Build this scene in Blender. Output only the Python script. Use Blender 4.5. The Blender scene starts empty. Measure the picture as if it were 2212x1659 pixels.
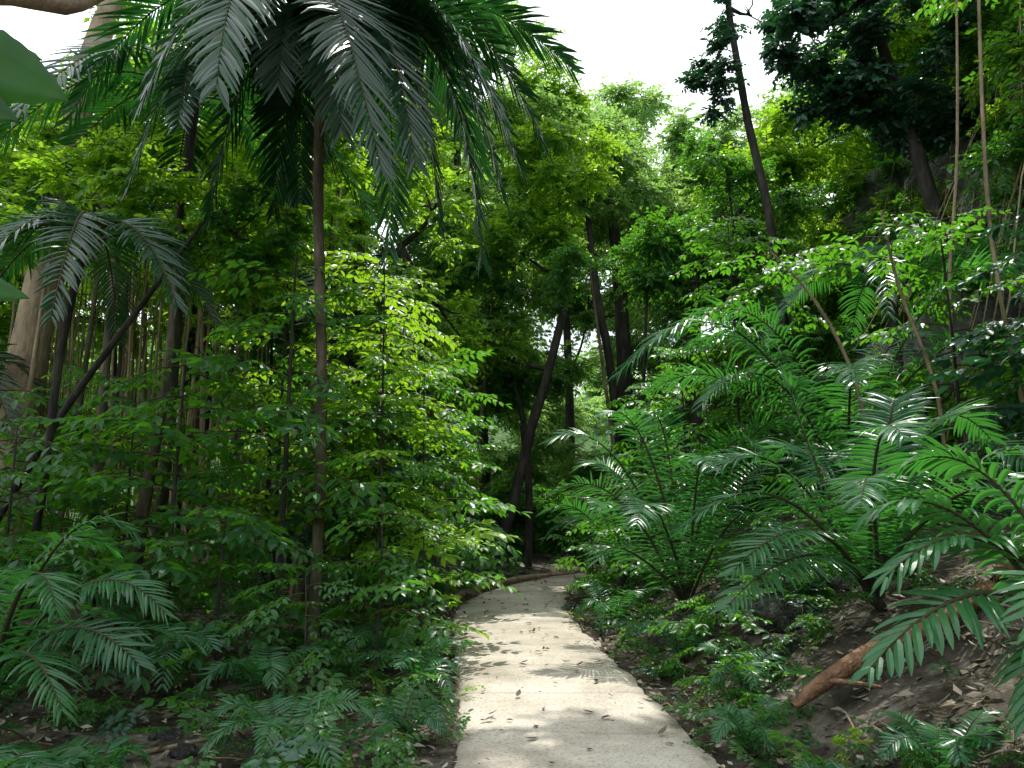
import bpy, math, random
import numpy as np
from mathutils import Vector, Matrix, Euler, noise
R = random.Random(7)
sc = bpy.context.scene
col = sc.collection
V = Vector

# ---------------------------------------------------------------- materials
def nt(name):
    m = bpy.data.materials.new(name); m.use_nodes = True
    t = m.node_tree; t.nodes.clear(); return m, t, t.nodes, t.links

def leaf_mat(name, dark, light, trans=(0.2,0.4,0.03), tf=0.35, rough=0.38, spec=0.5, coat=0.0, mottle=0.0):
    m,t,N,L = nt(name)
    out=N.new('ShaderNodeOutputMaterial'); mix=N.new('ShaderNodeMixShader')
    p=N.new('ShaderNodeBsdfPrincipled'); tr=N.new('ShaderNodeBsdfTranslucent')
    at=N.new('ShaderNodeAttribute'); at.attribute_name='tint'
    r=N.new('ShaderNodeValToRGB'); e=r.color_ramp.elements
    e[0].color=(*dark,1); e[1].color=(*light,1); e[0].position=0.1; e[1].position=0.95
    if mottle>0:
        tc=N.new('ShaderNodeTexCoord'); n=N.new('ShaderNodeTexNoise'); n.inputs['Scale'].default_value=14; n.inputs['Detail'].default_value=6
        L.new(tc.outputs['Object'],n.inputs[0])
        a=N.new('ShaderNodeMath'); a.operation='MULTIPLY_ADD'; a.inputs[1].default_value=mottle; L.new(n.outputs[0],a.inputs[0])
        b=N.new('ShaderNodeMath'); b.operation='SUBTRACT'; b.inputs[1].default_value=mottle*.5; L.new(at.outputs['Fac'],b.inputs[0]); L.new(b.outputs[0],a.inputs[2])
        L.new(a.outputs[0],r.inputs[0])
    else: L.new(at.outputs['Fac'],r.inputs[0])
    L.new(r.outputs[0],p.inputs['Base Color'])
    mx=N.new('ShaderNodeMix'); mx.data_type='RGBA'; mx.inputs[0].default_value=0.75
    L.new(r.outputs[0],mx.inputs[6]); mx.inputs[7].default_value=(*trans,1)
    L.new(mx.outputs[2],tr.inputs['Color'])
    p.inputs['Roughness'].default_value=rough; p.inputs['Specular IOR Level'].default_value=spec
    p.inputs['Coat Weight'].default_value=coat; p.inputs['Coat Roughness'].default_value=0.25
    mix.inputs[0].default_value=tf
    L.new(p.outputs[0],mix.inputs[1]); L.new(tr.outputs[0],mix.inputs[2]); L.new(mix.outputs[0],out.inputs[0])
    return m

def noise_mat(name, cols, scale=3.0, rough=0.85, bump=0.3, bscale=20, stretch=(1,1,1), spec=0.3, dist=0.05):
    m,t,N,L = nt(name)
    out=N.new('ShaderNodeOutputMaterial'); p=N.new('ShaderNodeBsdfPrincipled')
    tc=N.new('ShaderNodeTexCoord'); mp=N.new('ShaderNodeMapping'); mp.inputs['Scale'].default_value=stretch
    L.new(tc.outputs['Object'],mp.inputs[0])
    n=N.new('ShaderNodeTexNoise'); n.inputs['Scale'].default_value=scale; n.inputs['Detail'].default_value=8; n.inputs['Roughness'].default_value=0.65
    L.new(mp.outputs[0],n.inputs[0])
    r=N.new('ShaderNodeValToRGB'); cr=r.color_ramp
    k=len(cols)
    while len(cr.elements)<k: cr.elements.new(0.5)
    for i,c in enumerate(cols):
        cr.elements[i].position=0.3+0.4*i/(k-1); cr.elements[i].color=(*c,1)
    L.new(n.outputs[0],r.inputs[0]); L.new(r.outputs[0],p.inputs['Base Color'])
    n2=N.new('ShaderNodeTexNoise'); n2.inputs['Scale'].default_value=bscale; n2.inputs['Detail'].default_value=6
    L.new(mp.outputs[0],n2.inputs[0])
    b=N.new('ShaderNodeBump'); b.inputs['Strength'].default_value=bump; b.inputs['Distance'].default_value=dist
    L.new(n2.outputs[0],b.inputs['Height']); L.new(b.outputs[0],p.inputs['Normal'])
    p.inputs['Roughness'].default_value=rough; p.inputs['Specular IOR Level'].default_value=spec
    L.new(p.outputs[0],out.inputs[0]); return m

M_leaf  = leaf_mat('leaf_broad',(0.012,0.066,0.022),(0.06,0.18,0.04),trans=(0.22,0.64,0.02),tf=0.42)
M_leaf2 = leaf_mat('leaf_bright',(0.035,0.13,0.016),(0.12,0.27,0.025),trans=(0.50,0.86,0.03),tf=0.52)
M_far   = leaf_mat('leaf_far',(0.04,0.13,0.04),(0.14,0.29,0.085),trans=(0.44,0.75,0.13),tf=0.5,rough=0.5)  # paler greens: sunlit haze on the back trees is put into the colour
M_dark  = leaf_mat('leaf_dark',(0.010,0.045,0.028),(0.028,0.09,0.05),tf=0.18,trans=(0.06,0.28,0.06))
M_palm  = leaf_mat('palm_leaf',(0.006,0.030,0.017),(0.020,0.070,0.030),trans=(0.06,0.34,0.03),tf=0.17,rough=0.33,spec=0.6,coat=0.12)  # darkened greens: shadow among the fronds is put into the colour
M_palm2 = leaf_mat('understory_palm_leaf',(0.016,0.095,0.042),(0.055,0.18,0.06),trans=(0.12,0.52,0.04),tf=0.32,rough=0.34,spec=0.6,coat=0.1)  # cyan lean: the bluish sheen on these leaves is put into the colour
M_big   = leaf_mat('large_leaf',(0.012,0.07,0.015),(0.04,0.15,0.025),trans=(0.10,0.36,0.02),tf=0.3,rough=0.45,spec=0.3,mottle=.6)
M_bark  = noise_mat('bark_dark',[(0.016,0.015,0.013),(0.036,0.033,0.028),(0.08,0.072,0.056)],6,0.9,0.6,30,(1,1,0.3))
M_barkp = noise_mat('bark_pale',[(0.12,0.09,0.06),(0.28,0.21,0.14),(0.40,0.32,0.23)],5,0.9,0.6,20,(1,1,0.35))
M_barkb = noise_mat('bark_brown',[(0.04,0.032,0.022),(0.10,0.082,0.058),(0.20,0.165,0.12)],6,0.9,0.6,25,(1,1,0.35))
M_root  = noise_mat('root_red',[(0.07,0.04,0.025),(0.20,0.11,0.06),(0.32,0.19,0.115)],9,0.85,0.8,30)
M_twig  = noise_mat('twig',[(0.03,0.035,0.015),(0.07,0.06,0.03)],6,0.9,0.1,20)
M_vine  = noise_mat('aerial_root',[(0.14,0.11,0.06),(0.38,0.31,0.18)],3,0.9,0.1,20)
M_rock  = noise_mat('limestone',[(0.03,0.032,0.028),(0.09,0.095,0.08),(0.16,0.16,0.145),(0.34,0.34,0.32)],2.6,0.9,1.0,9,dist=0.2)
M_soil  = noise_mat('soil',[(0.02,0.017,0.012),(0.07,0.058,0.043),(0.25,0.22,0.18)],2.6,0.95,1.0,14,dist=0.08)
M_hill  = noise_mat('hillside_green',[(0.02,0.05,0.015),(0.05,0.11,0.03),(0.10,0.18,0.05)],1.6,0.95,1.0,3,dist=0.5)
M_litter= leaf_mat('dry_leaf',(0.06,0.04,0.028),(0.50,0.44,0.35),trans=(0.3,0.2,0.08),tf=0.1,rough=0.8,spec=0.2)

def path_material():
    m,t,N,L = nt('path_concrete')
    out=N.new('ShaderNodeOutputMaterial'); p=N.new('ShaderNodeBsdfPrincipled')
    tc=N.new('ShaderNodeTexCoord')
    n=N.new('ShaderNodeTexNoise'); n.inputs['Scale'].default_value=1.1; n.inputs['Detail'].default_value=10; n.inputs['Roughness'].default_value=0.66
    L.new(tc.outputs['Object'],n.inputs[0])
    r=N.new('ShaderNodeValToRGB'); cr=r.color_ramp; cr.elements.new(0.5)
    for i,(q,c) in enumerate([(0.32,(0.32,0.275,0.225)),(0.5,(0.48,0.43,0.36)),(0.66,(0.58,0.535,0.465))]):
        cr.elements[i].position=q; cr.elements[i].color=(*c,1)
    L.new(n.outputs[0],r.inputs[0])
    n3=N.new('ShaderNodeTexNoise'); n3.inputs['Scale'].default_value=46; n3.inputs['Detail'].default_value=4
    L.new(tc.outputs['Object'],n3.inputs[0])
    r3=N.new('ShaderNodeValToRGB'); r3.color_ramp.elements[0].position=0.33; r3.color_ramp.elements[1].position=0.5
    r3.color_ramp.elements[0].color=(0.62,0.57,0.51,1); r3.color_ramp.elements[1].color=(1,1,1,1)
    L.new(n3.outputs[0],r3.inputs[0])
    mu=N.new('ShaderNodeMix'); mu.data_type='RGBA'; mu.blend_type='MULTIPLY'; mu.inputs[0].default_value=0.85
    L.new(r.outputs[0],mu.inputs[6]); L.new(r3.outputs[0],mu.inputs[7])
    w=N.new('ShaderNodeTexWave'); w.bands_direction='Y'; w.inputs['Scale'].default_value=0.27; w.inputs['Distortion'].default_value=2.2; w.inputs['Detail'].default_value=4; w.inputs['Detail Scale'].default_value=0.9
    L.new(tc.outputs['Object'],w.inputs[0])
    rw=N.new('ShaderNodeValToRGB'); rw.color_ramp.elements[0].position=0.0; rw.color_ramp.elements[1].position=0.012
    rw.color_ramp.elements[0].color=(0.6,0.57,0.52,1); rw.color_ramp.elements[1].color=(1,1,1,1)
    L.new(w.outputs[0],rw.inputs[0])
    mu2=N.new('ShaderNodeMix'); mu2.data_type='RGBA'; mu2.blend_type='MULTIPLY'; mu2.inputs[0].default_value=0.4
    L.new(mu.outputs[2],mu2.inputs[6]); L.new(rw.outputs[0],mu2.inputs[7])
    L.new(mu2.outputs[2],p.inputs['Base Color'])
    b=N.new('ShaderNodeBump'); b.inputs['Strength'].default_value=0.6; b.inputs['Distance'].default_value=0.025
    n2=N.new('ShaderNodeTexNoise'); n2.inputs['Scale'].default_value=9; n2.inputs['Detail'].default_value=9
    L.new(tc.outputs['Object'],n2.inputs[0]); L.new(n2.outputs[0],b.inputs['Height']); L.new(b.outputs[0],p.inputs['Normal'])
    p.inputs['Roughness'].default_value=0.85; p.inputs['Specular IOR Level'].default_value=0.25
    L.new(p.outputs[0],out.inputs[0]); return m
M_path = path_material()

# ---------------------------------------------------------------- mesh builder
class MB:
    def __init__(s): s.v=[]; s.f=[]; s.m=[]; s.t=[]; s.sm=[]
    def face(s,idx,mat=0,tint=0.5,smooth=False):
        s.f.append(idx); s.m.append(mat); s.t.append(tint); s.sm.append(smooth)
    def mesh(s,name,mats):
        me=bpy.data.meshes.new(name); me.from_pydata([tuple(x) for x in s.v],[],s.f)
        for m in mats: me.materials.append(m)
        me.polygons.foreach_set('material_index',s.m)
        me.polygons.foreach_set('use_smooth',s.sm)
        a=me.attributes.new('tint','FLOAT','FACE'); a.data.foreach_set('value',s.t)
        me.update(); return me
    def proto(s,mats):
        """triangulated numpy prototype for baking"""
        T=[];M=[];C=[]
        for f,m,t in zip(s.f,s.m,s.t):
            for k in range(1,len(f)-1):
                T.append((f[0],f[k],f[k+1])); M.append(m); C.append(t)
        return dict(v=np.array([tuple(x) for x in s.v],dtype=np.float32),t=np.array(T,dtype=np.int32),m=np.array(M,dtype=np.int32),c=np.array(C,dtype=np.float32),mats=mats)
    def tube(s,pts,rad,sides=6,mat=0,tint=0.5,wob=0.0):
        pts=[V(p) for p in pts]; n=len(pts); rings=[]
        for i,p in enumerate(pts):
            d=(pts[min(i+1,n-1)]-pts[max(i-1,0)]).normalized()
            a=V((1,0,0)) if abs(d.x)<0.8 else V((0,1,0))
            u=d.cross(a).normalized(); w=d.cross(u)
            r=rad[i] if hasattr(rad,'__len__') else rad
            ring=[]
            for k in range(sides):
                an=2*math.pi*k/sides
                rr=r*(1+wob*(noise.noise(V((k*1.3,i*0.7,p.x*3)))))
                s.v.append(p+u*math.cos(an)*rr+w*math.sin(an)*rr); ring.append(len(s.v)-1)
            rings.append(ring)
        for i in range(n-1):
            for k in range(sides):
                k2=(k+1)%sides
                s.face((rings[i][k],rings[i][k2],rings[i+1][k2],rings[i+1][k]),mat,tint,True)
    def leaf(s,base,d,up,L,W,curl=0.25,fold=0.25,mat=0,tint=0.5,fine=True):
        d=d.normalized(); w=d.cross(up)
        if w.length<1e-3: w=V((1,0,0))
        w.normalize(); n=w.cross(d).normalized(); b=len(s.v)
        if fine:
            for (t,hw,c) in ((0,0,0),(0.3,0.92,0.06),(0.68,0.85,0.35),(1,0,1)):
                c0=base+d*L*t-n*curl*L*c
                if hw==0: s.v.append(c0)
                else:
                    s.v.append(c0); s.v.append(c0+w*W*0.5*hw+n*fold*W*0.5*hw); s.v.append(c0-w*W*0.5*hw+n*fold*W*0.5*hw)
            for f in ((0,1,2),(0,3,1),(1,4,5,2),(1,3,6,4),(4,7,5),(4,6,7)):
                s.face(tuple(b+i for i in f),mat,tint,False)
        else:
            m=base+d*L*0.45
            s.v+= [base,m+w*W*0.5+n*fold*W*0.4,base+d*L-n*curl*L,m-w*W*0.5+n*fold*W*0.4]
            s.face((b,b+1,b+2),mat,tint); s.face((b,b+2,b+3),mat,tint)
    def bigleaf(s,base,d,up,L,W,curl=.2,mat=0,tint=.6):
        d=V(d).normalized(); w=d.cross(V(up)).normalized(); n=w.cross(d).normalized(); N=16; rows=[]
        base=V(base)
        for i in range(N+1):
            t=i/N; hw=W*.5*(math.sin(math.pi*min(1,t**0.72))**0.8 if 0<i<N else 0.0)
            c=base+d*L*t-n*curl*L*t*t; row=[]
            for q in (-1,-.66,-.33,0,.33,.66,1):
                s.v.append(c-d*abs(q)*hw*.25+w*hw*q+n*(abs(q)*hw*.45+0.008*math.sin(t*40+abs(q)*3)*abs(q)-hw*.5*q*q)); row.append(len(s.v)-1)
            rows.append(row)
        for i in range(N):
            for k in range(6): s.face((rows[i][k],rows[i][k+1],rows[i+1][k+1],rows[i+1][k]),mat,tint+(.12 if k in(2,3) else 0),True)

def obj(name,me,parent=None,loc=(0,0,0),rot=(0,0,0),scale=(1,1,1)):
    o=bpy.data.objects.new(name,me); col.objects.link(o)
    if parent: o.parent=parent
    o.location=loc; o.rotation_euler=rot
    o.scale=(scale,)*3 if not hasattr(scale,'__len__') else scale
    return o
BATCH={}
def empty(name,loc=(0,0,0)):
    o=bpy.data.objects.new(name,None); o.empty_display_size=0.2; col.objects.link(o); return o
def add(parent,proto,loc,rot,scale):
    sc3=(scale,)*3 if not hasattr(scale,'__len__') else scale
    M=Matrix.LocRotScale(V(loc),Euler(rot),V(sc3))
    BATCH.setdefault(parent.name,(parent,[]))[1].append((proto,np.array(M,dtype=np.float32),R.random()))
def bake():
    tot=0
    for k,(par,items) in BATCH.items():
        mats=[];vs=[];ts=[];ms=[];cs=[];off=0
        for p,M,rn in items:
            idx=[]
            for m in p['mats']:
                if m not in mats: mats.append(m)
                idx.append(mats.index(m))
            vs.append(p['v']@M[:3,:3].T+M[:3,3]); ts.append(p['t']+off); off+=len(p['v'])
            ms.append(np.array(idx,dtype=np.int32)[p['m']]); cs.append(np.clip(p['c']*0.6+0.45*rn,0,1))
        v=np.concatenate(vs);t=np.concatenate(ts);m=np.concatenate(ms);c=np.concatenate(cs).astype(np.float32)
        me=bpy.data.meshes.new('foliage'); n=len(t)
        me.vertices.add(len(v)); me.vertices.foreach_set('co',v.ravel())
        me.loops.add(n*3); me.loops.foreach_set('vertex_index',t.ravel())
        me.polygons.add(n); me.polygons.foreach_set('loop_start',np.arange(0,n*3,3,dtype=np.int32))
        for q in mats: me.materials.append(q)
        me.polygons.foreach_set('material_index',m)
        me.polygons.foreach_set('use_smooth',np.zeros(n,dtype=bool))
        a=me.attributes.new('tint','FLOAT','FACE'); a.data.foreach_set('value',c)
        me.update(calc_edges=True); tot+=n
        o=bpy.data.objects.new('foliage',me); col.objects.link(o); o.parent=par
    print('TRIS',tot)
def rdir(zs=1.0,r=R):
    while True:
        v=V((r.uniform(-1,1),r.uniform(-1,1),r.uniform(-1,1)))
        if 0.05<v.length<1: break
    v.normalize(); v.z*=zs; return v.normalized()
def sstep(a,b,x):
    t=max(0,min(1,(x-a)/(b-a))); return t*t*(3-2*t)

# ---------------------------------------------------------------- terrain
PATH=[(-14,-1.0,0.7),(-4,-0.7,1.0),(1,-0.35,1.35),(3.5,-0.32,1.36),(5.0,-0.34,1.345),(6.9,-0.43,1.20),(9.07,-0.65,1.05),(11.8,-0.92,0.86),(14.2,-0.80,0.90),(16.3,-0.15,1.25),(18.3,0.75,1.95),(20.0,2.2,3.3),(21.4,4.2,5.4)]
def path_lr(y):
    for a,b in zip(PATH,PATH[1:]):
        if a[0]<=y<=b[0]:
            t=(y-a[0])/(b[0]-a[0]); return a[1]+(b[1]-a[1])*t, a[2]+(b[2]-a[2])*t
    return (PATH[0][1],PATH[0][2]) if y<0 else (PATH[-1][1],PATH[-1][2])
def hgt(x,y):
    l,r=path_lr(y)
    dr=max(0,x-r-0.15); dl=max(0,l-0.15-x)
    near=min(1,(dr+dl)/0.6)
    f=1-sstep(17,22,y)
    h=0.0
    h+=f*(0.42*min(dr,3.5)+0.15*max(0,min(dr-3.5,6)))*sstep(0,1.2,dr)
    h+=0.05*min(dl,5)*sstep(0,2,dl)+0.35*sstep(6,20,dl)
    h+=near*(0.10*noise.noise(V((x*0.9,y*0.9,0)))+0.05*noise.noise(V((x*2.7,y*2.7,3))))
    d=math.hypot(x,y-5)
    h+=sstep(32,80,d)*14+sstep(80,160,d)*14*(0.6+0.6*noise.noise(V((x*0.02,y*0.02,1))))
    return h-0.01
mb=MB(); NG=200
def warp(t): return 9*t*1.6+ (170)*(abs(t)**3.2)*(1 if t>0 else -1)
xs=[warp(-1+2*i/NG) for i in range(NG+1)]; ys=[8+warp(-1+2*i/NG) for i in range(NG+1)]
for y in ys:
    for x in xs: mb.v.append((x,y,hgt(x,y)))
for j in range(NG):
    for i in range(NG):
        a=j*(NG+1)+i; mb.face((a,a+1,a+NG+2,a+NG+1),1 if math.hypot(xs[i],ys[j]-5)+2*noise.noise(V((xs[i]*.4,ys[j]*.4,0)))>21.5 else 0,0.5,True)
obj('ground',mb.mesh('ground',[M_soil,M_hill]))

mb=MB(); ny=260; rows=[]
for j in range(ny+1):
    y=-14+(21.4+14)*j/ny
    l=sum(path_lr(y+k*0.35)[0] for k in (-3,-2,-1,0,1,2,3))/7; r=sum(path_lr(y+k*0.35)[1] for k in (-3,-2,-1,0,1,2,3))/7
    l+=0.06*noise.noise(V((0,y*1.7,0)))+0.05*noise.noise(V((0,y*6,4))); r+=0.09*noise.noise(V((5,y*1.5,0)))+0.05*noise.noise(V((9,y*6,4)))
    row=[]
    K=12
    row.append((l-0.03,y,-0.05))
    for k in range(K+1):
        x=l+(r-l)*k/K; e=0.015 if k in (0,K) else 0
        row.append((x,y,0.05-e+0.006*noise.noise(V((x*1.5,y*1.5,7)))))
    row.append((r+0.03,y,-0.05)); rows.append(row)
nr=len(rows[0])
for row in rows: mb.v+=row
for j in range(ny):
    for i in range(nr-1):
        a=j*nr+i; mb.face((a,a+1,a+nr+1,a+nr),0,0.5,True)
obj('footpath',mb.mesh('footpath',[M_path]))

# ---------------------------------------------------------------- leaf clumps
def clump(name,rad,tw,lpt,LL,LW,flat,mat,fine,seed,droop=0.25):
    r=random.Random(seed); mb=MB()
    for i in range(tw):
        d=rdir(flat,r); ln=rad*r.uniform(0.6,1.05)
        st=V((r.uniform(-1,1),r.uniform(-1,1),r.uniform(-.6,.6)))*rad*0.25
        pts=[st+d*ln*t+V((0,0,-droop*ln*t*t)) for t in (0,0.5,1)]
        mb.tube(pts,[0.012*rad,0.008*rad,0.004*rad],3,1)
        base_t=r.random()
        for k in range(lpt):
            t=0.15+0.85*(k+r.random()*0.5)/lpt
            p=st+d*ln*t+V((0,0,-droop*ln*t*t))
            side=d.cross(V((0,0,1))); side=side.normalized() if side.length>0.01 else V((1,0,0))
            s=1 if k%2 else -1
            ld=(d*0.6+side*s*r.uniform(0.5,1)+V((0,0,r.uniform(-.8,.15)))).normalized()
            up=(V((0,0,1))+rdir(1,r)*0.75).normalized()
            sz=r.uniform(0.7,1.2)
            mb.leaf(p,ld,up,LL*sz,LW*sz,r.uniform(0.05,0.35),0.25,0,min(1,max(0,0.6*base_t+0.4*r.random())),fine)
    return mb.proto([mat,M_twig])
C_small =[clump('c_s%d'%i,0.6,24,12,0.13,0.068,0.55,M_leaf,True,10+i) for i in range(3)]
C_bright=[clump('c_b%d'%i,0.6,22,11,0.14,0.075,0.55,M_leaf2,True,20+i) for i in range(3)]
C_far   =[clump('c_f%d'%i,1.0,34,13,0.18,0.10,0.6,M_far,False,30+i) for i in range(4)]
C_mid   =[clump('c_m%d'%i,0.9,30,13,0.17,0.09,0.6,M_leaf,False,40+i) for i in range(4)]
C_midb  =[clump('c_mb%d'%i,0.9,30,13,0.17,0.09,0.6,M_leaf2,False,44+i) for i in range(3)]
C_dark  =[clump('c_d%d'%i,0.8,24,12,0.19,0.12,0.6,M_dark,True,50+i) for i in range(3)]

def spray(name,mat,seed,LL=0.15,LW=0.072):
    """branch along +X with alternate pinnate leaves"""
    r=random.Random(seed); mb=MB(); n=8
    P=lambda t: V((t*0.95,0.06*math.sin(t*5+seed),0.14*t-0.30*t*t))
    mb.tube([P(i/5) for i in range(6)],[0.010,0.009,0.007,0.006,0.004,0.003],4,1)
    for i in range(n):
        t=0.18+0.8*i/(n-1); s=1 if i%2 else -1
        d=V((0.75,s*r.uniform(0.55,1.0),r.uniform(-.35,.2))).normalized()
        if i==n-1: d=V((1,0,-.2)).normalized()
        ln=r.uniform(0.28,0.45)*(1.1-0.3*t); b=P(t)
        Q=lambda u: b+d*ln*u+V((0,0,-0.22*ln*u*u))
        mb.tube([Q(0),Q(.5),Q(1)],[0.004,0.003,0.002],3,1)
        side=d.cross(V((0,0,1))).normalized(); k=3; tt=r.random()
        for j in range(k):
            u=0.25+0.72*j/(k-1)
            for ss in (1,-1):
                if r.random()<0.08: continue
                ld=(d*0.7+side*ss*0.85+V((0,0,r.uniform(-.6,.05)))).normalized()
                sz=r.uniform(0.8,1.25)
                mb.leaf(Q(u),ld,(V((0,0,1))+rdir(1,r)*0.5).normalized(),LL*sz,LW*sz,r.uniform(.05,.3),0.18,0,0.5*tt+0.5*r.random(),True)
        mb.leaf(Q(1),d+V((0,0,-.3)),V((0,0,1)),LL,LW,0.2,0.2,0,tt,True)
    return mb.proto([mat,M_twig])
S_leaf=[spray('s_l%d'%i,M_leaf,60+i) for i in range(4)]
S_brt =[spray('s_b%d'%i,M_leaf2,70+i) for i in range(3)]
S_big =[spray('s_g%d'%i,M_dark,80+i,0.19,0.095) for i in range(3)]

# ---------------------------------------------------------------- fronds
def frond(mb,b,c,t,nl=46,LL=0.55,LW=0.045,hang=0.5,mat=0,smat=1,r=R,r0=0.022,start=0.12,roll=0.0,shape=0.5,secs=4,vang=0.25,miss=0.03,a0=26,a1=36):
    b,c,t=V(b),V(c),V(t)
    B=lambda u: b*(1-u)**2+c*2*u*(1-u)+t*u*u
    n=12; mb.tube([B(i/n) for i in range(n+1)],[r0*(1-0.85*i/n) for i in range(n+1)],5,smat)
    tt=r.random()*0.6; roll+=r.uniform(-.35,.35)
    for i in range(nl):
        u=start+(1-start)*(i/(nl-1)); p=B(u)
        T=(B(min(1,u+.01))-B(max(0,u-.01))).normalized()
        S=T.cross(V((0,0,1)))
        h=V((t.x-b.x,t.y-b.y,0)); h=h.normalized() if h.length>.01 else V((1,0,0)); S0=h.cross(V((0,0,1)))
        S=(S+S0*0.6).normalized(); S=(S-T*S.dot(T)).normalized(); Nn=S.cross(T).normalized()
        q=Matrix.Rotation(roll,3,T); S=q@S; Nn=q@Nn
        prof=math.sin(math.pi*min(1,(0.22+0.74*((u-start)/(1-start)))))**shape if u<0.995 else 0.4
        ang=math.radians(a0+a1*((u-start)/(1-start))**1.6)
        for s in (1,-1):
            if r.random()<miss: continue
            L=LL*prof*r.uniform(0.8,1.08); W=LW*r.uniform(0.75,1.1)
            d=(S*s*math.cos(ang)+T*math.sin(ang)+T*r.uniform(-.08,.08)+Nn*(vang+r.uniform(-.18,.18))).normalized()
            wv=(T-d*T.dot(d)).normalized(); up=d.cross(wv).normalized()
            if up.dot(Nn)<0: up=-up
            hg=hang*r.uniform(0.5,1.6); base=len(mb.v); pos=V(p); dd=V(d); K=secs
            tint=min(1,tt+0.4*r.random())
            for k in range(K+1):
                f=k/K
                hw=W*0.5*(0.45 if k==0 else (1.0 if f<0.7 else (0.7 if f<0.95 else 0.06)))
                mb.v+= [pos+wv*hw-up*hw*0.4, pos, pos-wv*hw-up*hw*0.4]
                dd=(dd+V((0,0,-1))*hg/K*(0.4+1.2*f)).normalized()
                pos=pos+dd*(L/K)
                up=(up-dd*up.dot(dd)).normalized()
            for k in range(K):
                a=base+3*k
                mb.face((a,a+3,a+4,a+1),mat,tint); mb.face((a+1,a+4,a+5,a+2),mat,tint)

def palm(name,base,crown,rt,fr,mat,trunkmat,rings=True,**kw):
    mb=MB(); base=V(base); crown=V(crown)
    if rt>0:
        n=44; pts=[];rad=[]
        for i in range(n+1):
            t=i/n; p=base.lerp(crown,t)+V((0.06*math.sin(t*5),0.05*math.cos(t*4),0))*math.sin(math.pi*t)
            pts.append(p); rad.append(rt*(1.25-0.3*min(1,t*5))*(1+(0.06 if i%2 else -0.04)))
        mb.tube(pts,rad,10,1,wob=0.1)
    for f in fr:
        k=dict(kw)
        if len(f)>2: k.update(f[2])
        frond(mb,crown+V((R.uniform(-.05,.05),R.uniform(-.05,.05),R.uniform(-.15,.05))),f[0],f[1],mat=0,smat=2,**k)
    return obj(name,mb.mesh(name,[mat,trunkmat,M_twig]))
def rf(c,az,ln,rise,drop,**kw):
    c=V(c); d=V((math.cos(az),math.sin(az),0))
    return (c+d*ln*0.45+V((0,0,rise)), c+d*ln+V((0,0,-drop)), kw)

c1=V((-2.28,8.2,7.3))
F=[((-0.7,8.0,8.4),(-0.33,7.8,4.4)),((-0.7,8.6,9.1),(0.40,8.5,6.0)),((-1.2,7.4,8.5),(-0.1,7.1,5.6)),
   ((-2.0,6.7,7.9),(-1.2,6.4,4.75)),((-2.7,6.4,8.0),(-2.5,5.8,5.2)),((-3.7,8.0,8.6),(-4.3,7.9,5.3)),
   ((-4.2,8.4,9.2),(-5.3,8.3,6.3)),((-3.1,9.6,8.3),(-2.75,9.2,5.6)),((-1.5,9.6,8.4),(-1.6,9.3,5.0)),
   ((-0.8,9.3,9.3),(0.8,9.2,7.5)),((-2.6,10.2,9.3),(-2.9,11.4,7.4)),((-3.2,7.2,8.2),(-3.6,6.7,5.6)),((-1.4,8.9,9.3),(-0.4,9.7,6.3)),
   ((-2.9,8.6,8.0),(-2.9,8.6,5.3)),((-1.5,7.6,8.2),(-1.0,7.2,5.2)),((-3.4,9.0,9.1),(-4.6,9.3,7.0)),
   ((-2.1,7.4,8.1),(-1.75,7.1,5.5)),((-2.6,7.5,8.0),(-2.45,7.2,6.05)),((-3.3,8.3,8.2),(-3.5,8.2,5.0)),((-1.2,8.6,8.4),(-.9,8.8,5.2)),
   ((-0.9,7.8,8.7),(-0.1,7.6,5.0)),((-1.0,8.3,8.9),(0.1,8.2,5.6))]
palm('palm_tree',(-2.09,8.2,-0.05),c1,0.062,F,M_palm,M_barkb,nl=70,LL=0.80,LW=0.05,hang=0.42,vang=.08)
c2=V((-4.6,10.0,7.5))
F=[rf(c2,a,2.6,1.0,d) for a,d in ((-1.9,1.6),(-2.6,1.9),(-1.2,1.7),(-.5,1.4),(0.3,1.5),(1.2,1.4),(2.1,1.4),(3.0,1.8))]
palm('palm_tree',(-4.8,10.2,-0.05),c2,0.075,F,M_palm,M_bark,nl=50,LL=0.65,LW=0.05,hang=0.5,vang=.1)
c3=V((-4.35,7.3,4.45))
F=[rf(c3,a,1.3,0.45,d) for a,d in ((-1.9,1.2),(-2.7,1.3),(-1.2,1.2),(-.4,0.9),(0.6,.8),(1.8,.8),(3.0,1.0))]
palm('palm_tree',(-4.9,7.5,0),c3,0.04,F,M_palm,M_bark,nl=44,LL=0.45,LW=0.03,hang=0.6)
for (x,y,z,ln,h) in ((-6.6,12.5,6.6,2.2,1.6),(-3.2,13,5.4,2.0,1.3),(-8.2,10.2,3.6,1.8,1.2)):
    c=V((x,y,z)); F=[rf(c,i*0.83+x,ln,0.9,h*R.uniform(.6,1.1)) for i in range(8)]
    palm('palm_tree',(x-.2,y+.1,0),c,0.06,F,M_palm,M_bark,nl=36,LL=0.55,LW=0.045,hang=0.6)
c4=V((4.6,10.4,1.9))
F=[((3.2,10.0,5.5),(1.45,9.7,3.45),dict(LL=0.85,hang=1.4,nl=60,LW=.042)),((4.0,10.2,5.0),(2.6,10.5,4.4)),((5.8,10,5.4),(6.6,9.5,4.8)),
   ((5.2,10.4,5.0),(6.9,11.2,4.0)),((3.5,9.6,4.2),(2.3,8.9,2.9)),((4.2,9.0,4.0),(3.7,7.9,3.0)),((5.4,9.4,4.4),(6.0,8.2,3.5)),((4.0,11.2,5.0),(3.0,12.2,4.3)),((3.3,10.8,4.3),(2.1,11.2,3.4))]
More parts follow.
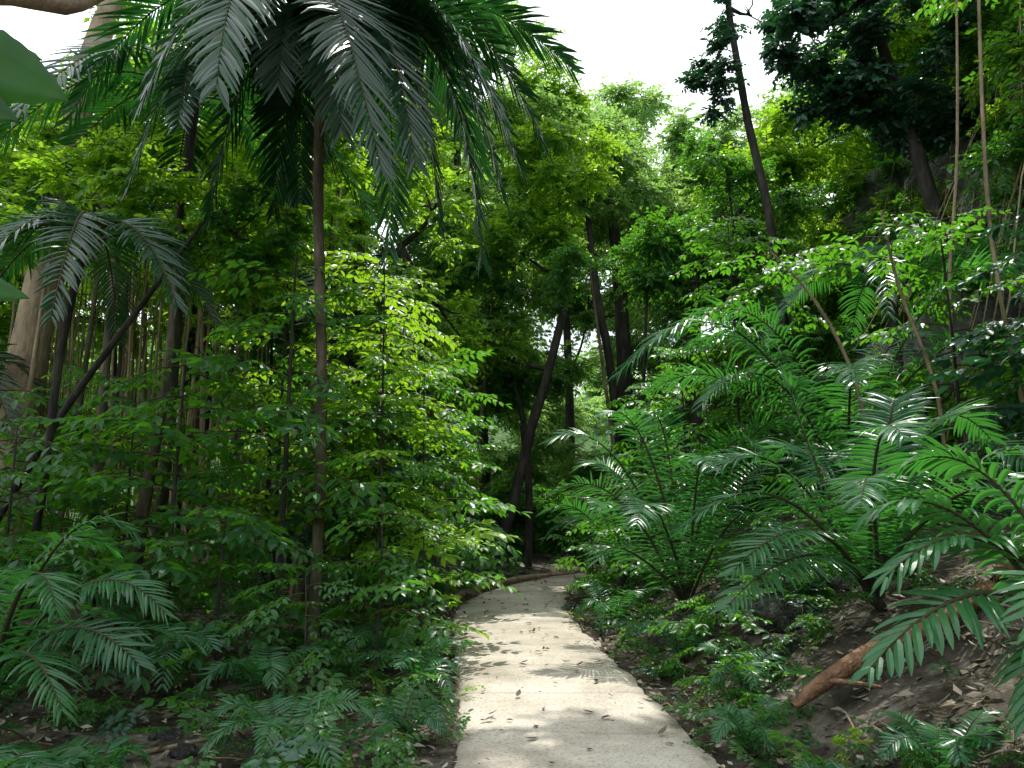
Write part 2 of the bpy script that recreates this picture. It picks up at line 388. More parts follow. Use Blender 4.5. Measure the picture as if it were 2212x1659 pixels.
palm('palm_plant',(4.6,10.4,1.2),c4,0.09,F,M_palm2,M_bark,nl=50,LL=0.60,LW=0.036,hang=0.9,a0=16)
c5=V((6.6,12.5,5.2))
F=[rf(c5,i*0.7,2.8,1.6,R.uniform(-.2,1.2)) for i in range(9)]
palm('palm_plant',(6.6,12.5,1.4),c5,0.08,F,M_palm2,M_bark,nl=48,LL=0.6,LW=0.038,hang=0.7)
c=V((2.15,9.6,0.5))
F=[((1.3,9.0,3.0),(0.45,8.9,2.45)),((1.3,8.8,2.3),(0.5,8.6,1.85)),((2.0,9.5,3.3),(1.7,9.2,2.7)),((3.0,9.4,3.2),(3.4,9.1,2.6)),((2.5,9.0,3.0),(2.8,8.4,2.3)),((1.6,8.6,2.2),(1.3,7.9,1.5)),
   ((2.6,8.6,2.1),(2.7,7.9,1.4)),((1.5,9.9,2.6),(0.9,10.2,2.2)),((3.2,10,2.8),(4.0,10.2,2.2)),((1.2,8.9,1.5),(0.95,8.4,1.1)),((1.7,9.2,3.1),(1.1,8.7,2.75)),((2.2,8.8,2.7),(2.1,8.0,2.1))]
palm('palm_plant',(2.15,9.6,0.2),c,0.05,F,M_palm2,M_bark,nl=44,LL=0.44,LW=0.027,hang=0.5,vang=0.15,a0=12,a1=40)
c=V((3.15,6.7,0.95))
F=[((2.3,6.3,2.3),(1.35,6.0,1.5)),((2.5,6.9,2.9),(2.6,6.8,2.75)),((2.5,6.1,1.9),(1.65,5.7,1.2)),((3.4,6.6,2.9),(3.55,6.8,2.6)),((3.8,6.8,3.1),(4.5,7.0,2.3)),((2.4,6.1,1.6),(1.6,5.7,0.95)),
   ((3.0,6.2,2.7),(3.0,5.7,2.2)),((3.9,6.0,2.6),(4.1,5.5,1.9)),((3.1,7.6,2.7),(2.8,8.2,2.2)),((2.4,6.6,2.5),(1.8,6.5,2.0)),((3.6,5.8,2.2),(3.4,5.0,1.6)),
   ((3.5,7.0,2.8),(3.9,7.4,2.6)),((2.9,6.0,2.3),(2.5,5.4,1.7))]
palm('palm_plant',(3.15,6.7,0.7),c,0.05,F,M_palm2,M_bark,nl=42,LL=0.42,LW=0.030,hang=0.5,vang=0.12,a0=10,a1=42)
c=V((4.6,8.6,1.5))
F=[rf(c,i*0.7,1.7,1.4,-R.uniform(-.1,.7)) for i in range(9)]
palm('palm_plant',(4.6,8.6,1.1),c,0.05,F,M_palm2,M_bark,nl=40,LL=0.42,LW=0.03,hang=0.5,vang=0.15,a0=12,a1=40)
c=V((1.9,13.0,0.5))
F=[rf(c,i*0.8+.3,1.5,1.6,-R.uniform(.4,1.2)) for i in range(8)]
palm('palm_plant',(1.9,13,0.2),c,0.05,F,M_palm2,M_bark,nl=42,LL=0.40,LW=0.028,hang=0.5,vang=0.15,a0=20,a1=32)
c=V((3.1,4.1,0.9))
F=[((2.5,4.0,1.55),(1.72,3.75,0.90)),((2.6,4.1,1.85),(1.95,4.0,1.30)),((2.8,4.3,2.2),(2.35,4.5,1.9)),((2.7,3.6,1.6),(2.2,3.2,1.1)),((3.3,4.6,2.1),(3.6,5.1,1.8)),((3.5,3.6,1.8),(4.0,3.3,1.3)),
   ((2.8,3.8,1.35),(2.3,3.5,0.75)),((3.0,3.7,1.3),(2.6,3.4,.55)),((2.5,4.2,2.0),(2.0,4.3,1.6))]
palm('palm_plant',(3.1,4.1,0.7),c,0.04,F,M_palm2,M_bark,nl=26,LL=0.36,LW=0.042,hang=0.8,vang=0.1,secs=6,a0=16,a1=40)
c=V((-3.4,5.0,0.35))
F=[((-2.8,5.0,1.6),(-2.2,4.9,1.0)),((-3.0,4.7,1.7),(-2.6,4.4,1.1)),((-3.4,5.3,1.8),(-2.9,5.6,1.35)),((-2.9,4.5,1.2),(-2.4,4.2,0.6)),((-3.9,5,1.8),(-4.4,5.1,1.2)),((-3.3,4.4,1.5),(-3.1,3.9,0.85)),((-2.8,5.4,1.1),(-2.2,5.5,0.7)),((-3.6,4.2,1.2),(-3.5,3.6,.9)),
   ((-3.1,5.1,1.9),(-2.6,5.2,1.5)),((-2.9,4.8,1.3),(-2.2,4.6,.75))]
palm('palm_plant',(-3.4,5,0.1),c,0.04,F,M_palm2,M_bark,nl=40,LL=0.32,LW=0.023,hang=0.6,vang=0.1,a0=14,a1=40)
c=V((-4.3,6.3,0.4)); F=[rf(c,i*.75,1.3,1.2,-R.uniform(0,.8)) for i in range(8)]
palm('palm_plant',(-4.3,6.3,0.1),c,0.04,F,M_palm2,M_bark,nl=42,LL=0.32,LW=0.022,hang=0.5,vang=0.1,a0=20,a1=32)
for (x,y,s,n) in ((-1.4,4.9,0.55,8),(-1.95,6.2,0.6,7),(-0.85,6.9,0.5,7),(1.95,6.5,0.4,7),(1.75,8.0,0.6,7),(1.4,10.5,0.7,7),(1.6,5.4,0.35,6),(-5.2,6.2,1.1,8),(-2.3,4.4,0.35,6),(-.75,5.6,.35,6),(-2.6,3.9,.5,7),(1.75,4.3,.3,6),(2.3,4.2,.35,7),(-2.9,6.6,.8,8),(-1.3,8.0,.6,7)):
    z=hgt(x,y); c=V((x,y,z+0.12*s+.05)); F=[rf(c,i*6.28/n+R.uniform(-.3,.3)+x,s*R.uniform(.75,1.1),s*0.85,-s*R.uniform(0.0,0.7)) for i in range(n)]
    palm('palm_seedling',(x,y,z-.05),c,0.018,F,M_palm2,M_bark,nl=22,LL=0.22*s+.05,LW=0.02,hang=0.5,vang=0.1,r0=0.007,a0=12,a1=40)

# ---------------------------------------------------------------- trees
def trunk_obj(parent,name,pts,rad,mat,sides=10,wob=0.15):
    P=[];Q=[]
    n=len(pts)
    for i in range(n-1):
        for k in range(5):
            t=k/5; a,b=V(pts[i]),V(pts[i+1]); a0=V(pts[max(0,i-1)]); b0=V(pts[min(n-1,i+2)])
            P.append(0.5*((2*a)+(b-a0)*t+(2*a0-5*a+4*b-b0)*t*t+(3*a-a0-3*b+b0)*t**3)); Q.append(rad[i]*(1-t)+rad[i+1]*t)
    P.append(V(pts[-1])); Q.append(rad[-1])
    mb=MB(); mb.tube(P,Q,sides,0,wob=wob); return obj(name,mb.mesh(name,[mat]),parent)

def put(parent,meshes,p,s,tilt=0.35):
    add(parent,R.choice(meshes),p,(R.uniform(-tilt,tilt),R.uniform(-tilt,tilt),R.uniform(0,6.28)),(s*R.uniform(.85,1.15),s*R.uniform(.85,1.15),s*R.uniform(.75,1.05)))

def tree(name,pts,rad,mat,lobes,meshes,s,dens=1.0,limbs=True,sides=10):
    e=empty(name); trunk_obj(e,'trunk',pts,rad,mat,sides)
    top=[V(p) for p in pts]
    mb=MB()
    for c,rr,n in lobes:
        c=V(c)
        if limbs:
            a=min(top[len(top)//2:],key=lambda q:(q-c).length); m=a.lerp(c,0.5)+V((0,0,-0.1*(c-a).length))
            r1=rad[-1]*0.9+0.015; mb.tube([a,m,c],[r1,r1*.7,r1*.3],6,0)
            for k in range(4):
                q=c+V((R.uniform(-1,1)*rr[0],R.uniform(-1,1)*rr[1],R.uniform(-.8,.8)*rr[2]))*.8
                mb.tube([m.lerp(c,.5+.1*k),c.lerp(q,.5),q],[r1*.4,r1*.3,.008],4,0)
        for k in range(int(n*dens)):
            d=rdir(1.0); f=R.uniform(0.35,1.0)**0.6
            p=c+V((d.x*rr[0],d.y*rr[1],d.z*rr[2]))*f
            put(e,meshes,p,s*R.uniform(.7,1.2))
    if limbs and mb.v: obj('limbs',mb.mesh('limbs',[mat]),e)
    return e

def sapling(x,y,H,n,meshes,s,r=0.02,mat=M_bark,lean=(0,0),start=0.25,name='sapling_tree'):
    z=hgt(x,y); e=empty(name)
    top=V((x+lean[0],y+lean[1],z+H))
    trunk_obj(e,'stem',[(x,y,z-.05),(x+lean[0]*.3+R.uniform(-.04,.04),y+lean[1]*.3,z+H*.5),top],[r,r*.75,r*.3],mat,6,0.1)
    for i in range(n):
        t=start+(1-start)*(i+R.random())/n
        p=V((x,y,z)).lerp(top,t); az=i*2.4+R.uniform(-.4,.4)
        ss=s*R.uniform(.7,1.15)*(1.15-0.45*t)
        add(e,R.choice(meshes),p,(R.uniform(-.3,.3),R.uniform(-.35,.25),az),ss)
    return e

for a in ((-2.42,8.0,4.4,22,S_leaf,1.1,.035),(-1.55,8.7,4.6,36,S_brt,1.05,.025),(-1.15,9.6,3.6,28,S_leaf,1.05,.02),(-1.3,7.4,2.2,14,S_leaf,.8,.015),
          (-3.3,7.4,3.2,20,S_leaf,1.15,.025),(-4.3,8.4,3.0,18,S_leaf,1.1,.02),(-3.0,9.6,5.2,32,S_brt,1.1,.03),(-5.4,7.7,2.5,18,S_leaf,1.1,.02),
          (-1.9,10.6,5.2,34,S_brt,1.15,.03),(-4.9,9.4,2.6,16,S_brt,1.0,.02),(-1.2,11.8,4.0,26,S_leaf,1.1,.03),(-2.6,6.9,1.7,12,S_leaf,.8,.015),
          (-1.75,6.5,1.1,10,S_leaf,.65,.012),(-0.95,8.2,1.6,12,S_brt,.7,.012),(-6.2,8.6,3.0,18,S_leaf,1.1,.02),(-3.7,6.2,1.4,12,S_leaf,.8,.012),
          (-2.0,9.3,3.0,20,S_big,1.0,.02),(-1.35,13.5,3.5,22,S_leaf,1.1,.02),(-5.6,6.3,2.2,16,S_leaf,1.,.02),(-4.6,6.9,2.2,14,S_leaf,1.,.02)):
    sapling(*a)
for a in ((2.9,12.6,3.6,22,S_leaf,1.1,.03),(5.6,9.3,4.0,20,S_leaf,1.1,.025),(4.2,13.8,6.0,38,S_leaf,1.2,.03),(1.75,11.6,1.6,12,S_leaf,.9,.015),
          (5.8,7.6,3.2,18,S_big,1.0,.02),(2.5,14.5,3.5,24,S_leaf,1.1,.02),(1.6,15,2.0,16,S_leaf,1.,.02),(2.9,8.3,1.3,12,S_leaf,.8,.015),(1.9,7.3,.8,10,S_leaf,.6,.012)):
    sapling(*a)

tree('rainforest_tree',[(-7.3,11,-.1),(-7.35,11,2.5),(-7.2,11,5),(-6.9,11.2,9),(-6.5,11.5,11)],[.42,.30,.25,.2,.12],M_barkp,
     [((-7.3,11.5,7.8),(1.8,1.5,1.0),12),((-5.3,13,9.4),(2.0,1.8,1.2),14),((-8.8,12.5,6.6),(1.6,1.6,1.0),12)],C_midb,0.8)
tree('rainforest_tree',[(-4.9,9,0),(-4.98,9,2.5),(-5.0,9,4.5),(-5.1,9.2,6.4)],[.07,.06,.05,.04],M_barkb,[((-5.6,9.3,5.6),(1.4,1.2,.9),20)],C_bright,0.8,sides=8)
tree('rainforest_tree',[(-4.25,8.5,0),(-4.15,8.5,1.6),(-4.0,8.5,3.2),(-4.2,9,5.2)],[.085,.075,.055,.04],M_barkb,[((-3.9,9.6,5.0),(1.2,1,.8),18)],C_bright,0.8,sides=8)
tree('rainforest_tree',[(-5.6,8,1.2),(-4.9,8,2.6),(-4.35,8.1,3.6),(-3.6,8.4,5.1)],[.04,.04,.035,.02],M_bark,[((-3.4,8.8,5.0),(.9,.8,.5),10)],C_small,0.7,sides=8)
e=empty('broadleaf_tree')
trunk_obj(e,'trunk',[(-2.9,2.2,-.1),(-2.85,2.2,2),(-2.7,2.3,4),(-2.5,2.6,6.5)],[.14,.12,.1,.07],M_barkp)
trunk_obj(e,'limb',[(-2.75,2.3,3.3),(-2.45,3.1,4.0),(-2.25,3.5,4.25),(-2.1,3.9,4.9)],[.06,.05,.045,.03],M_barkp,8)
mb=MB()
mb.bigleaf((-1.86,2.2,3.14),(1,.25,-.34),(-.1,-1,.15),.40,.27,.10,0,.3)
mb.bigleaf((-1.90,2.15,2.98),(.8,.1,-.25),(-.2,-1,.2),.34,.21,.08,0,.1)
mb.bigleaf((-1.95,2.3,3.28),(.8,.5,.0),(-.2,-.9,.5),.3,.2,.1,0,.5)
mb.bigleaf((-1.72,2.2,2.34),(.7,.1,-.12),(-.1,-1,.2),.22,.10,.1,0,.4)
mb.tube([(-2.8,2.2,2.7),(-2.4,2.25,3.1),(-1.88,2.2,3.14)],[.015,.01,.006],5,1)
mb.tube([(-2.8,2.2,2.0),(-2.1,2.2,2.4),(-1.72,2.2,2.34)],[.01,.008,.004],5,1)
obj('large_leaves',mb.mesh('large_leaves',[M_big,M_twig]),e)
for i in range(12): put(e,C_small,V((-3.2+R.uniform(-1.5,1.2),2.0+R.uniform(-1.5,1.0),7.4+R.uniform(-.6,1.2))),1.0)

tree('rainforest_tree',[(-.5,19,-.1),(-.3,19,.75),(.05,19,1.9),(.5,19,3.7),(.95,19,5.2),(1.5,19,7.7),(1.3,19.3,10)],[.17,.15,.14,.13,.12,.1,.06],M_bark,
     [((0.2,19,8.4),(1.4,1.4,1.3),26),((1.2,18.5,10.4),(1.4,1.4,1.4),28),((-.9,19.5,6.2),(1.2,1.2,.8),14),((.9,19,12.6),(1.3,1.3,1.2),20)],C_midb+C_far[:1],0.8)
tree('rainforest_tree',[(.4,20,-.1),(.45,20,2),(.3,20,4),(-.2,20.3,6)],[.12,.1,.08,.05],M_bark,[((-.8,20.5,5),(1.0,1.0,.7),10),((.9,20.4,5.4),(.9,.8,.5),8)],C_mid,.8)
tree('rainforest_tree',[(3.8,24,-.1),(3.7,24,4),(3.6,24,9),(3.3,24.5,13)],[.32,.27,.22,.12],M_bark,
     [((3.6,24.5,12.4),(2.2,2,1.5),30),((5.2,24,10.2),(1.8,1.6,1.6),22),((2.6,25,15),(1.6,1.6,1.2),16)],C_far,1.0)
tree('rainforest_tree',[(3.5,23,-.1),(3.15,23,5.5),(2.7,23,8.5),(2.4,23,12)],[.17,.14,.12,.07],M_bark,[((2.0,23.5,12),(1.4,1.3,1.3),18)],C_far,.9)
tree('rainforest_tree',[(4.5,18,-.1),(4.5,18,4),(4.6,18,7.5)],[.18,.15,.1],M_bark,[((4.6,18.4,7.8),(1.7,1.4,1.4),26),((5.8,18,9.2),(1.3,1.3,1.1),16)],C_mid,.9)
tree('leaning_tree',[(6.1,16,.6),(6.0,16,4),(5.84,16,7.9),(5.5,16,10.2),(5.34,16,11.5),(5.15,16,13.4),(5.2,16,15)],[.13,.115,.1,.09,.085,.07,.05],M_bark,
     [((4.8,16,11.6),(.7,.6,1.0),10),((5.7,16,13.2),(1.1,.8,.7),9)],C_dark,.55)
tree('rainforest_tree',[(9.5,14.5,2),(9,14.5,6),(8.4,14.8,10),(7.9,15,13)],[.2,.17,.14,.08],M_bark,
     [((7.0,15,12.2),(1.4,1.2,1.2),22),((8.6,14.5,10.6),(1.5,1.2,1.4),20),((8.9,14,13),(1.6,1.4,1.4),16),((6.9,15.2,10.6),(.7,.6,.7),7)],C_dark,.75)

def fill(name,n,xr,yr,zr,meshes,s,keep=lambda x,y,z:True,thr=-0.08):
    e=empty(name); c=0; tries=0
    while c<n and tries<n*30:
        tries+=1
        x,y=R.uniform(*xr),R.uniform(*yr); g=hgt(x,y); z=g+R.uniform(*zr)
        if not keep(x,y,z): continue
        if noise.noise(V((x*.35,y*.35,z*.45)))<thr: continue
        put(e,meshes,(x,y,z),s*R.uniform(.7,1.3)); c+=1
    return e
def bgtree(x,y,H,rc,n,meshes,s,mat=M_bark,low=.35):
    z=hgt(x,y); lob=[]
    k=6
    for i in range(k):
        a=i*2.4; t=low+(1-low)*i/(k-1)
        lob.append(((x+math.cos(a)*rc*.55*(1.2-.6*t),y+math.sin(a)*rc*.55,z+H*t),(rc*.62,rc*.62,H*.12*(1.4-low)),n//k))
    return tree('rainforest_tree',[(x,y,z-.2),(x+R.uniform(-.3,.3),y,z+H*.4),(x+R.uniform(-.5,.5),y,z+H*.9)],[.25,.2,.08],mat,lob,meshes,s,limbs=True,sides=8)
for a in ((-3.5,17,13.5,2.4,60,C_midb,1.0),(-1.6,23,16,2.4,66,C_far,1.1),(-8,18,15.0,3.0,60,C_midb,1.1),(-12.5,17,10.0,3.0,50,C_midb,1.1),(-5.5,22,18,3.2,76,C_far,1.2),
          (-6.2,14.5,8.0,1.8,30,C_bright,1.0),(-10.2,13.2,7.5,2.2,36,C_midb,1.1),(-15.5,24,13,3.5,60,C_far,1.3),(-10,27,17,3.5,70,C_far,1.3),
          (-0.9,29,17.0,2.4,66,C_far,1.2,M_bark,.45),(2.6,34,19,2.6,66,C_far,1.3,M_bark,.6),(7.2,30,16.5,3.0,80,C_far,1.3),(5.6,38,22,3,66,C_far,1.4,M_bark,.5),(10.8,27,16,3.0,80,C_far,1.3),
          (8.0,21,12.0,2.4,70,C_midb,1.1),(12.2,21,15,3,70,C_midb,1.2),(-3.0,36,20,3.3,66,C_far,1.4),(15,30,20,3.5,80,C_far,1.4),(-1.9,15.2,8.0,1.5,32,C_bright,.9),(2.2,40,9,2.4,40,C_far,1.4)):
    bgtree(*a)
for i in range(30):
    x=R.uniform(-9,6.5); y=R.uniform(14.5,26)
    l,r=path_lr(y)
    if l-.6<x<r+.6: continue
    H=R.uniform(5,10); z=hgt(x,y); ee=empty('slender_tree'); dx=R.uniform(-.8,.8)
    trunk_obj(ee,'trunk',[(x,y,z-.1),(x+dx*.3+R.uniform(-.1,.1),y,z+H*.4),(x+dx,y,z+H)],[R.uniform(.05,.1),.05,.025],R.choice([M_bark,M_bark,M_barkb]),7)
    for k in range(5): put(ee,C_mid,V((x+dx,y,z+H))+V((R.uniform(-.7,.7),R.uniform(-.7,.7),R.uniform(-.6,.6))),.7)
for i in range(14):
    x=-8.6+i*.42+R.uniform(-.2,.2); y=R.uniform(9.6,13.5); H=R.uniform(5.5,8); z=hgt(x,y); ee=empty('slender_tree'); dx=R.uniform(-.7,.7)
    trunk_obj(ee,'trunk',[(x,y,z-.1),(x+dx*.3+R.uniform(-.15,.15),y,z+H*.4),(x+dx,y,z+H)],[R.uniform(.035,.075),.04,.02],R.choice([M_barkp,M_barkb,M_barkb]),7)
    for k in range(4): put(ee,C_bright,V((x+dx,y,z+H))+V((R.uniform(-.5,.5),R.uniform(-.5,.5),R.uniform(-.5,.5))),.8)
fill('understory_foliage',150,(-15,-2.2),(13,24),(0.2,3.8),C_mid+C_midb[:2],.8)
fill('understory_foliage',110,(3.4,10),(15.5,26),(0.2,5.0),C_mid+C_midb[:1],.85,lambda x,y,z: not(x<6.5 and 18.5<y<23.5 and z<1.0))
fill('understory_foliage',120,(-16,18),(28,40),(0.2,4.0),C_far,1.2)
fill('understory_foliage',70,(0,6),(27.5,36),(0.2,4.2),C_far,1.0,thr=-1)
fill('understory_foliage',60,(-1.8,2.4),(22,27),(0.1,2.0),C_mid,.8,thr=-.3)
fill('hillside_foliage',170,(-60,60),(42,95),(0.5,5),C_far,3.0)
e=empty('undergrowth'); c=0
while c<600:
    y=R.uniform(3.2,19); l,r=path_lr(y)
    if R.random()<.5: x=l-.15-abs(R.gauss(0,1))*2.4
    else: x=r+.25+abs(R.gauss(0,1))*2.0
    if y<8 and x<0 and noise.noise(V((x*.9,y*.9,8)))<-0.1: continue
    if 1.9<x<3.6 and 4.4<y<6.3: continue
    d=min(abs(x-l),abs(x-r)); z=hgt(x,y); c+=1
    k=R.random()
    if k<.65: add(e,R.choice(S_leaf+S_big[:1]),(x,y,z+R.uniform(.05,.3)),(R.uniform(-.3,.3),R.uniform(-.9,-.2),R.uniform(0,6.28)),R.uniform(.25,.55)*min(1,.45+d))
    else: put(e,C_small,(x,y,z+R.uniform(0,.25)*min(1,d)),R.uniform(.2,.45)*min(1,.4+d))
e=empty('path_edge_herbs')
for i in range(330):
    y=3.3+13*R.random()**1.4; l,r=path_lr(y)
    x=l-.08-abs(R.gauss(0,1))*.8 if R.random()<.55 else r+.10+abs(R.gauss(0,1))*.7
    add(e,R.choice(S_leaf+S_brt[:1]),(x,y,hgt(x,y)+R.uniform(.0,.08)),(R.uniform(-.3,.3),R.uniform(-1.1,-.3),R.uniform(0,6.28)),R.uniform(.12,.3))

# ---------------------------------------------------------------- cliff
mb=MB(); ny,nz=150,80
def cliffx(y,z):
    p=V((0.0,y*.35,z*.35))
    return 6.1+.085*y+.26*z+1.3*noise.fractal(p,1.0,2.0,5)+.35*noise.noise(V((3,y*1.6,z*1.1)))
for j in range(ny+1):
    y=-8+50*j/ny
    for i in range(nz+1):
        z=-.5+11.5*i/nz
        yy=y+.3*noise.noise(V((y,z,9)))
        mb.v.append((cliffx(y,z),yy,z+.25*noise.noise(V((y*.8,z*.8,2)))))
    mb.v.append((30,y,12+2*noise.noise(V((y*.2,0,0)))))
W=nz+2
for j in range(ny):
    for i in range(W-1):
        a=j*W+i; mb.face((a,a+1,a+W+1,a+W),0,.5,True)
obj('rock_cliff',mb.mesh('rock_cliff',[M_rock]))
e=empty('cliff_foliage'); c=0
while c<420:
    y=R.uniform(6,32); z=R.uniform(.8,12.5)
    if noise.noise(V((y*.45,z*.45,5)))<(-0.14 if z>5.5 else .0): continue
    x=cliffx(y,z)-R.uniform(-.1,.7); put(e,R.choice([C_small,C_mid,C_mid,C_midb]),(x,y,z),R.uniform(.55,1.0)); c+=1
for (x,y,H) in ((11.5,12,6),(12,17,7),(14,22,8)):
    tree('rainforest_tree',[(x,y,11),(x-.3,y,13),(x-.8,y,11.5+H*.8)],[.2,.16,.08],M_bark,[((x-1,y,11+H*.55),(2,2,1.4),24),((x-1.6,y+1,10+H*.9),(1.8,1.8,1.3),18),((x-2.3,y-.5,12.3),(1.3,1.3,1.1),14)],C_midb+C_mid[:2],1.0)
mb=MB()
for i in range(80):
    y=R.uniform(7,20); z0=R.uniform(6,12); z1=max(.8,z0-R.uniform(3,9)); x0=cliffx(y,z0)-.35; x1=cliffx(y,z1)-R.uniform(.3,.9)
    P=[]
    for k in range(9):
        t=k/8; P.append(V((x0+(x1-x0)*t+.12*noise.noise(V((i,t*3,0))),y+.5*noise.noise(V((i*3.1,t*2,1))),z0+(z1-z0)*t)))
    mb.tube(P,R.choice([.006,.009,.014]),4,0)
obj('hanging_vines',mb.mesh('hanging_vines',[M_vine]))
for pts in ([(6.4,10.5,1.8),(6.3,10.4,4.5),(6.6,10.3,7),(6.9,10.2,11)],[(4.6,9.2,1.2),(4.3,9.2,3.2),(3.9,9.3,4.3),(3.4,9.4,5.0)],[(5.2,9.0,1.4),(5.2,9.0,3.0),(4.9,9.1,4.4),(4.7,9.0,5.4)],[(6.2,8.8,2),(6.0,8.9,5),(6.3,9,9)]):
    ee=empty('slender_tree'); trunk_obj(ee,'trunk',pts,[.03,.026,.02,.012][:len(pts)],M_barkp,6)
    for i in range(6):
        add(ee,R.choice(S_leaf),V(pts[-1])-V((0,0,R.uniform(0,.7))),(R.uniform(-.3,.3),R.uniform(-.3,.3),i*2.4),R.uniform(.6,.9))
mb=MB()
for i in range(120):
    x=R.uniform(-8.6,-4.4); y=R.uniform(11.2,13.8); z0=R.uniform(5,8); z1=R.uniform(0,1.2); P=[]
    for k in range(9):
        t=k/8; P.append(V((x+.25*noise.noise(V((i,t*1.5,0))),y+.25*noise.noise(V((i*3.1,t*2,1))),z0+(z1-z0)*t)))
    mb.tube(P,R.choice([.006,.008,.013,.022]),4,0)
obj('aerial_roots',mb.mesh('aerial_roots',[M_vine]))

# ---------------------------------------------------------------- rocks, logs, litter
def rock(x,y,s,seed):
    import bmesh
    bm=bmesh.new(); bmesh.ops.create_icosphere(bm,subdivisions=4,radius=1)
    for v in bm.verts:
        v.co*=1+.45*noise.fractal(v.co*1.4+V((seed,0,0)),1,2,5); v.co.z*=.6
    me=bpy.data.meshes.new('rock'); bm.to_mesh(me); bm.free(); me.materials.append(M_rock)
    for p in me.polygons: p.use_smooth=True
    obj('rock',me,None,(x,y,hgt(x,y)+s*.02),(0,0,seed),s)
for i,(x,y,s) in enumerate(((2.7,7.6,.35),(3.5,8.1,.4),(2.3,8.6,.25),(2.4,6.9,.18),(1.75,9.1,.15),(-3.2,4.6,.10),(-2.7,4.9,.12),(-2.1,5.1,.08),(-3.9,7.3,.2),(1.5,7.1,.07),(-1.9,5.4,.07),(-2.4,5.5,.1))):
    rock(x,y,s,i*1.7)
def log(name,pts,rad,mat):
    e=empty(name); trunk_obj(e,'log_body',pts,rad,mat,9,.35)
    trunk_obj(e,'side_branch',[V(pts[1]),V(pts[1])+V((.12,-.15,.02)),V(pts[1])+V((.3,-.2,.0))],[rad[1]*.4,rad[1]*.3,.01],mat,6,.2)
log('fallen_branch',[(-1.0,12.9,.1),(-.88,14.0,.13),(-.25,15.9,.15),(.5,17.4,.14),(1.5,18.6,.12)],[.07,.065,.055,.05,.03],M_barkp)
log('fallen_branch',[(1.95,5.45,.30),(2.2,5.5,.46),(2.6,5.55,.66),(3.0,5.6,.80),(3.5,5.8,1.0),(4.2,6.2,1.35)],[.03,.055,.07,.06,.065,.05],M_root)
log('fallen_branch',[(-3.6,4.7,.14),(-2.6,4.9,.12),(-1.9,5.6,.1)],[.02,.018,.01],M_barkp)
mb=MB()
for i in range(17000):
    y=R.uniform(2.5,20)
    l,r=path_lr(y)
    x=(l-abs(R.gauss(0,1))*3) if R.random()<.55 else (r+abs(R.gauss(0,1))*2.2)
    z=hgt(x,y)+.012+R.random()*.03; a=R.uniform(0,6.28)
    L=R.uniform(.03,.12)
    mb.leaf(V((x,y,z)),V((math.cos(a),math.sin(a),R.uniform(-.1,.3))),(V((0,0,1))+rdir()*.6).normalized(),L,L*R.uniform(.35,.6),R.uniform(-.3,.4),.3,0,R.random()**1.3,False)
obj('leaf_litter',mb.mesh('leaf_litter',[M_litter]))
mb=MB()
for i in range(220):
    y=R.uniform(3.5,18); l,r=path_lr(y); t=R.random(); t=t if R.random()<.45 else (t**3 if R.random()<.5 else 1-t**3)
    x=l+(r-l)*t; a=R.uniform(0,6.28); L=R.uniform(.025,.11)
    mb.leaf(V((x,y,.06+R.random()*.012)),V((math.cos(a),math.sin(a),.05)),(V((0,0,1))+rdir()*.3).normalized(),L,L*.45,R.uniform(-.5,.2),.35,0,R.random()**3*.5,True)
obj('fallen_leaves',mb.mesh('fallen_leaves',[M_litter]))
mb=MB()
for i in range(200):
    y=R.uniform(3,14); l,r=path_lr(y); x=(l-.1-abs(R.gauss(0,1))*2) if R.random()<.6 else (r+.1+abs(R.gauss(0,1))*1.5)
    a=R.uniform(0,6.28); L=R.uniform(.1,.5); z=hgt(x,y)+.03
    x2,y2=x+math.cos(a)*L,y+math.sin(a)*L; mb.tube([(x,y,z),((x+x2)/2,(y+y2)/2,z+.03),(x2,y2,hgt(x2,y2)+.03)],R.uniform(.003,.009),4,0)
obj('fallen_twigs',mb.mesh('fallen_twigs',[M_barkp]))

def shade_canopy(x,y,H,lobes):  # unseen trees, added so their overhead crowns shade and dapple the path
    tree('unseen_shade_tree',[(x,y,hgt(x,y)-.1),(x,y,H*.5),(x*.9,y,H*.85)],[.25,.2,.12],M_bark,lobes,C_mid,1.2)
shade_canopy(4.9,1.5,14,[((2.2,9.2,13.2),(2.6,2.4,.6),10),((1.9,12.0,14.0),(1.6,1.0,.5),5)])
shade_canopy(-3.6,-2,13,[((0.8,6.4,12.6),(2.1,2.0,.6),8)])
bake()

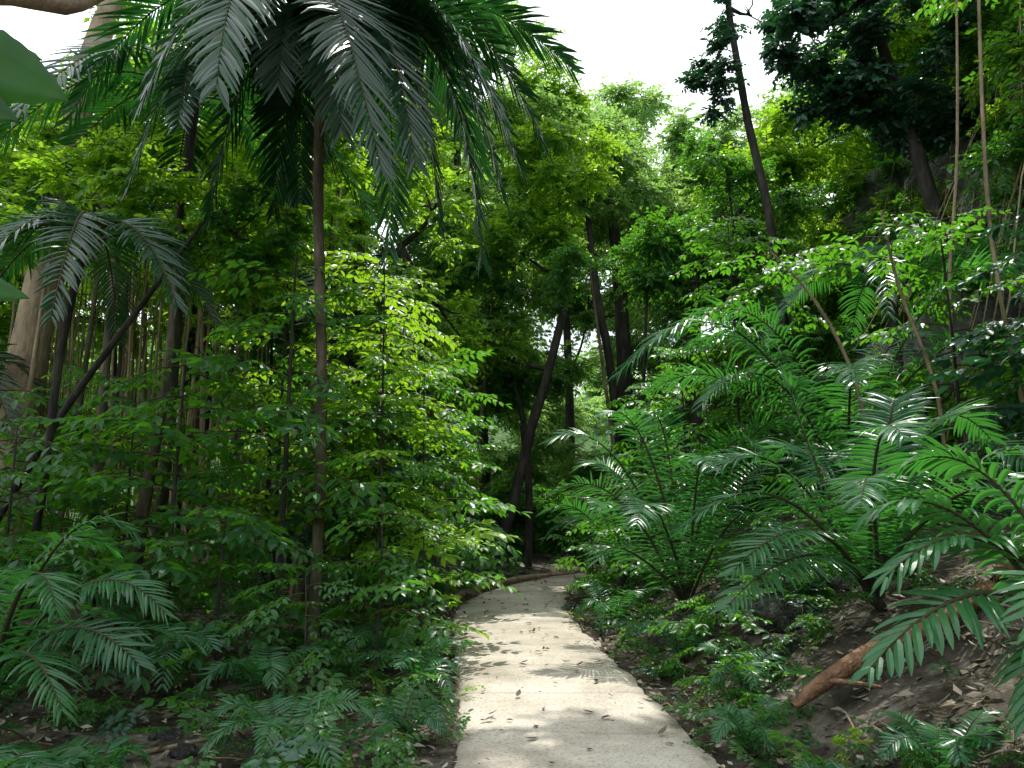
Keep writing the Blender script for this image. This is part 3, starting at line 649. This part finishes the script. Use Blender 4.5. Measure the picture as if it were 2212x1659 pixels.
# ---------------------------------------------------------------- world, sun, camera
EL,AZ=math.radians(64),math.radians(12)   # AZ measured from +Y towards +X
w=bpy.data.worlds.new('World'); sc.world=w; w.use_nodes=True
N=w.node_tree.nodes; L=w.node_tree.links; bg=N['Background']
sky=N.new('ShaderNodeTexSky'); sky.sky_type='NISHITA'; sky.sun_disc=False
sky.sun_elevation=EL; sky.sun_rotation=AZ; sky.air_density=1.0; sky.dust_density=4.0; sky.ozone_density=1.0
tc=N.new('ShaderNodeTexCoord'); cn=N.new('ShaderNodeTexNoise'); cn.inputs['Scale'].default_value=2.2; cn.inputs['Detail'].default_value=7
L.new(tc.outputs['Generated'],cn.inputs[0])
cr=N.new('ShaderNodeValToRGB'); cr.color_ramp.elements[0].position=.36; cr.color_ramp.elements[1].position=.54
cr.color_ramp.elements[0].color=(.3,.3,.3,1); cr.color_ramp.elements[1].color=(1,1,1,1)
L.new(cn.outputs[0],cr.inputs[0])
mx=N.new('ShaderNodeMix'); mx.data_type='RGBA'; L.new(cr.outputs[0],mx.inputs[0]); L.new(sky.outputs[0],mx.inputs[6]); mx.inputs[7].default_value=(13.2,13.9,14.6,1)
L.new(mx.outputs[2],bg.inputs[0]); bg.inputs[1].default_value=0.15
sd=bpy.data.lights.new('sun','SUN'); sd.energy=5; sd.angle=math.radians(.5); sd.color=(1,.97,.90)
so=bpy.data.objects.new('sun',sd); col.objects.link(so)
dirv=V((math.sin(AZ)*math.cos(EL),math.cos(AZ)*math.cos(EL),math.sin(EL)))
so.rotation_euler=dirv.to_track_quat('Z','Y').to_euler(); so.location=dirv*40
cd=bpy.data.cameras.new('camera'); co=bpy.data.objects.new('camera',cd); col.objects.link(co)
co.location=(0,0,1.65); co.rotation_euler=(math.radians(99.5),0,0)
cd.lens=26.2; cd.sensor_width=36; cd.clip_end=1000; cd.clip_start=.05
sc.camera=co
sc.view_settings.view_transform='Standard'; sc.view_settings.look='None'; sc.view_settings.exposure=0
print('OBJS',len(bpy.data.objects))
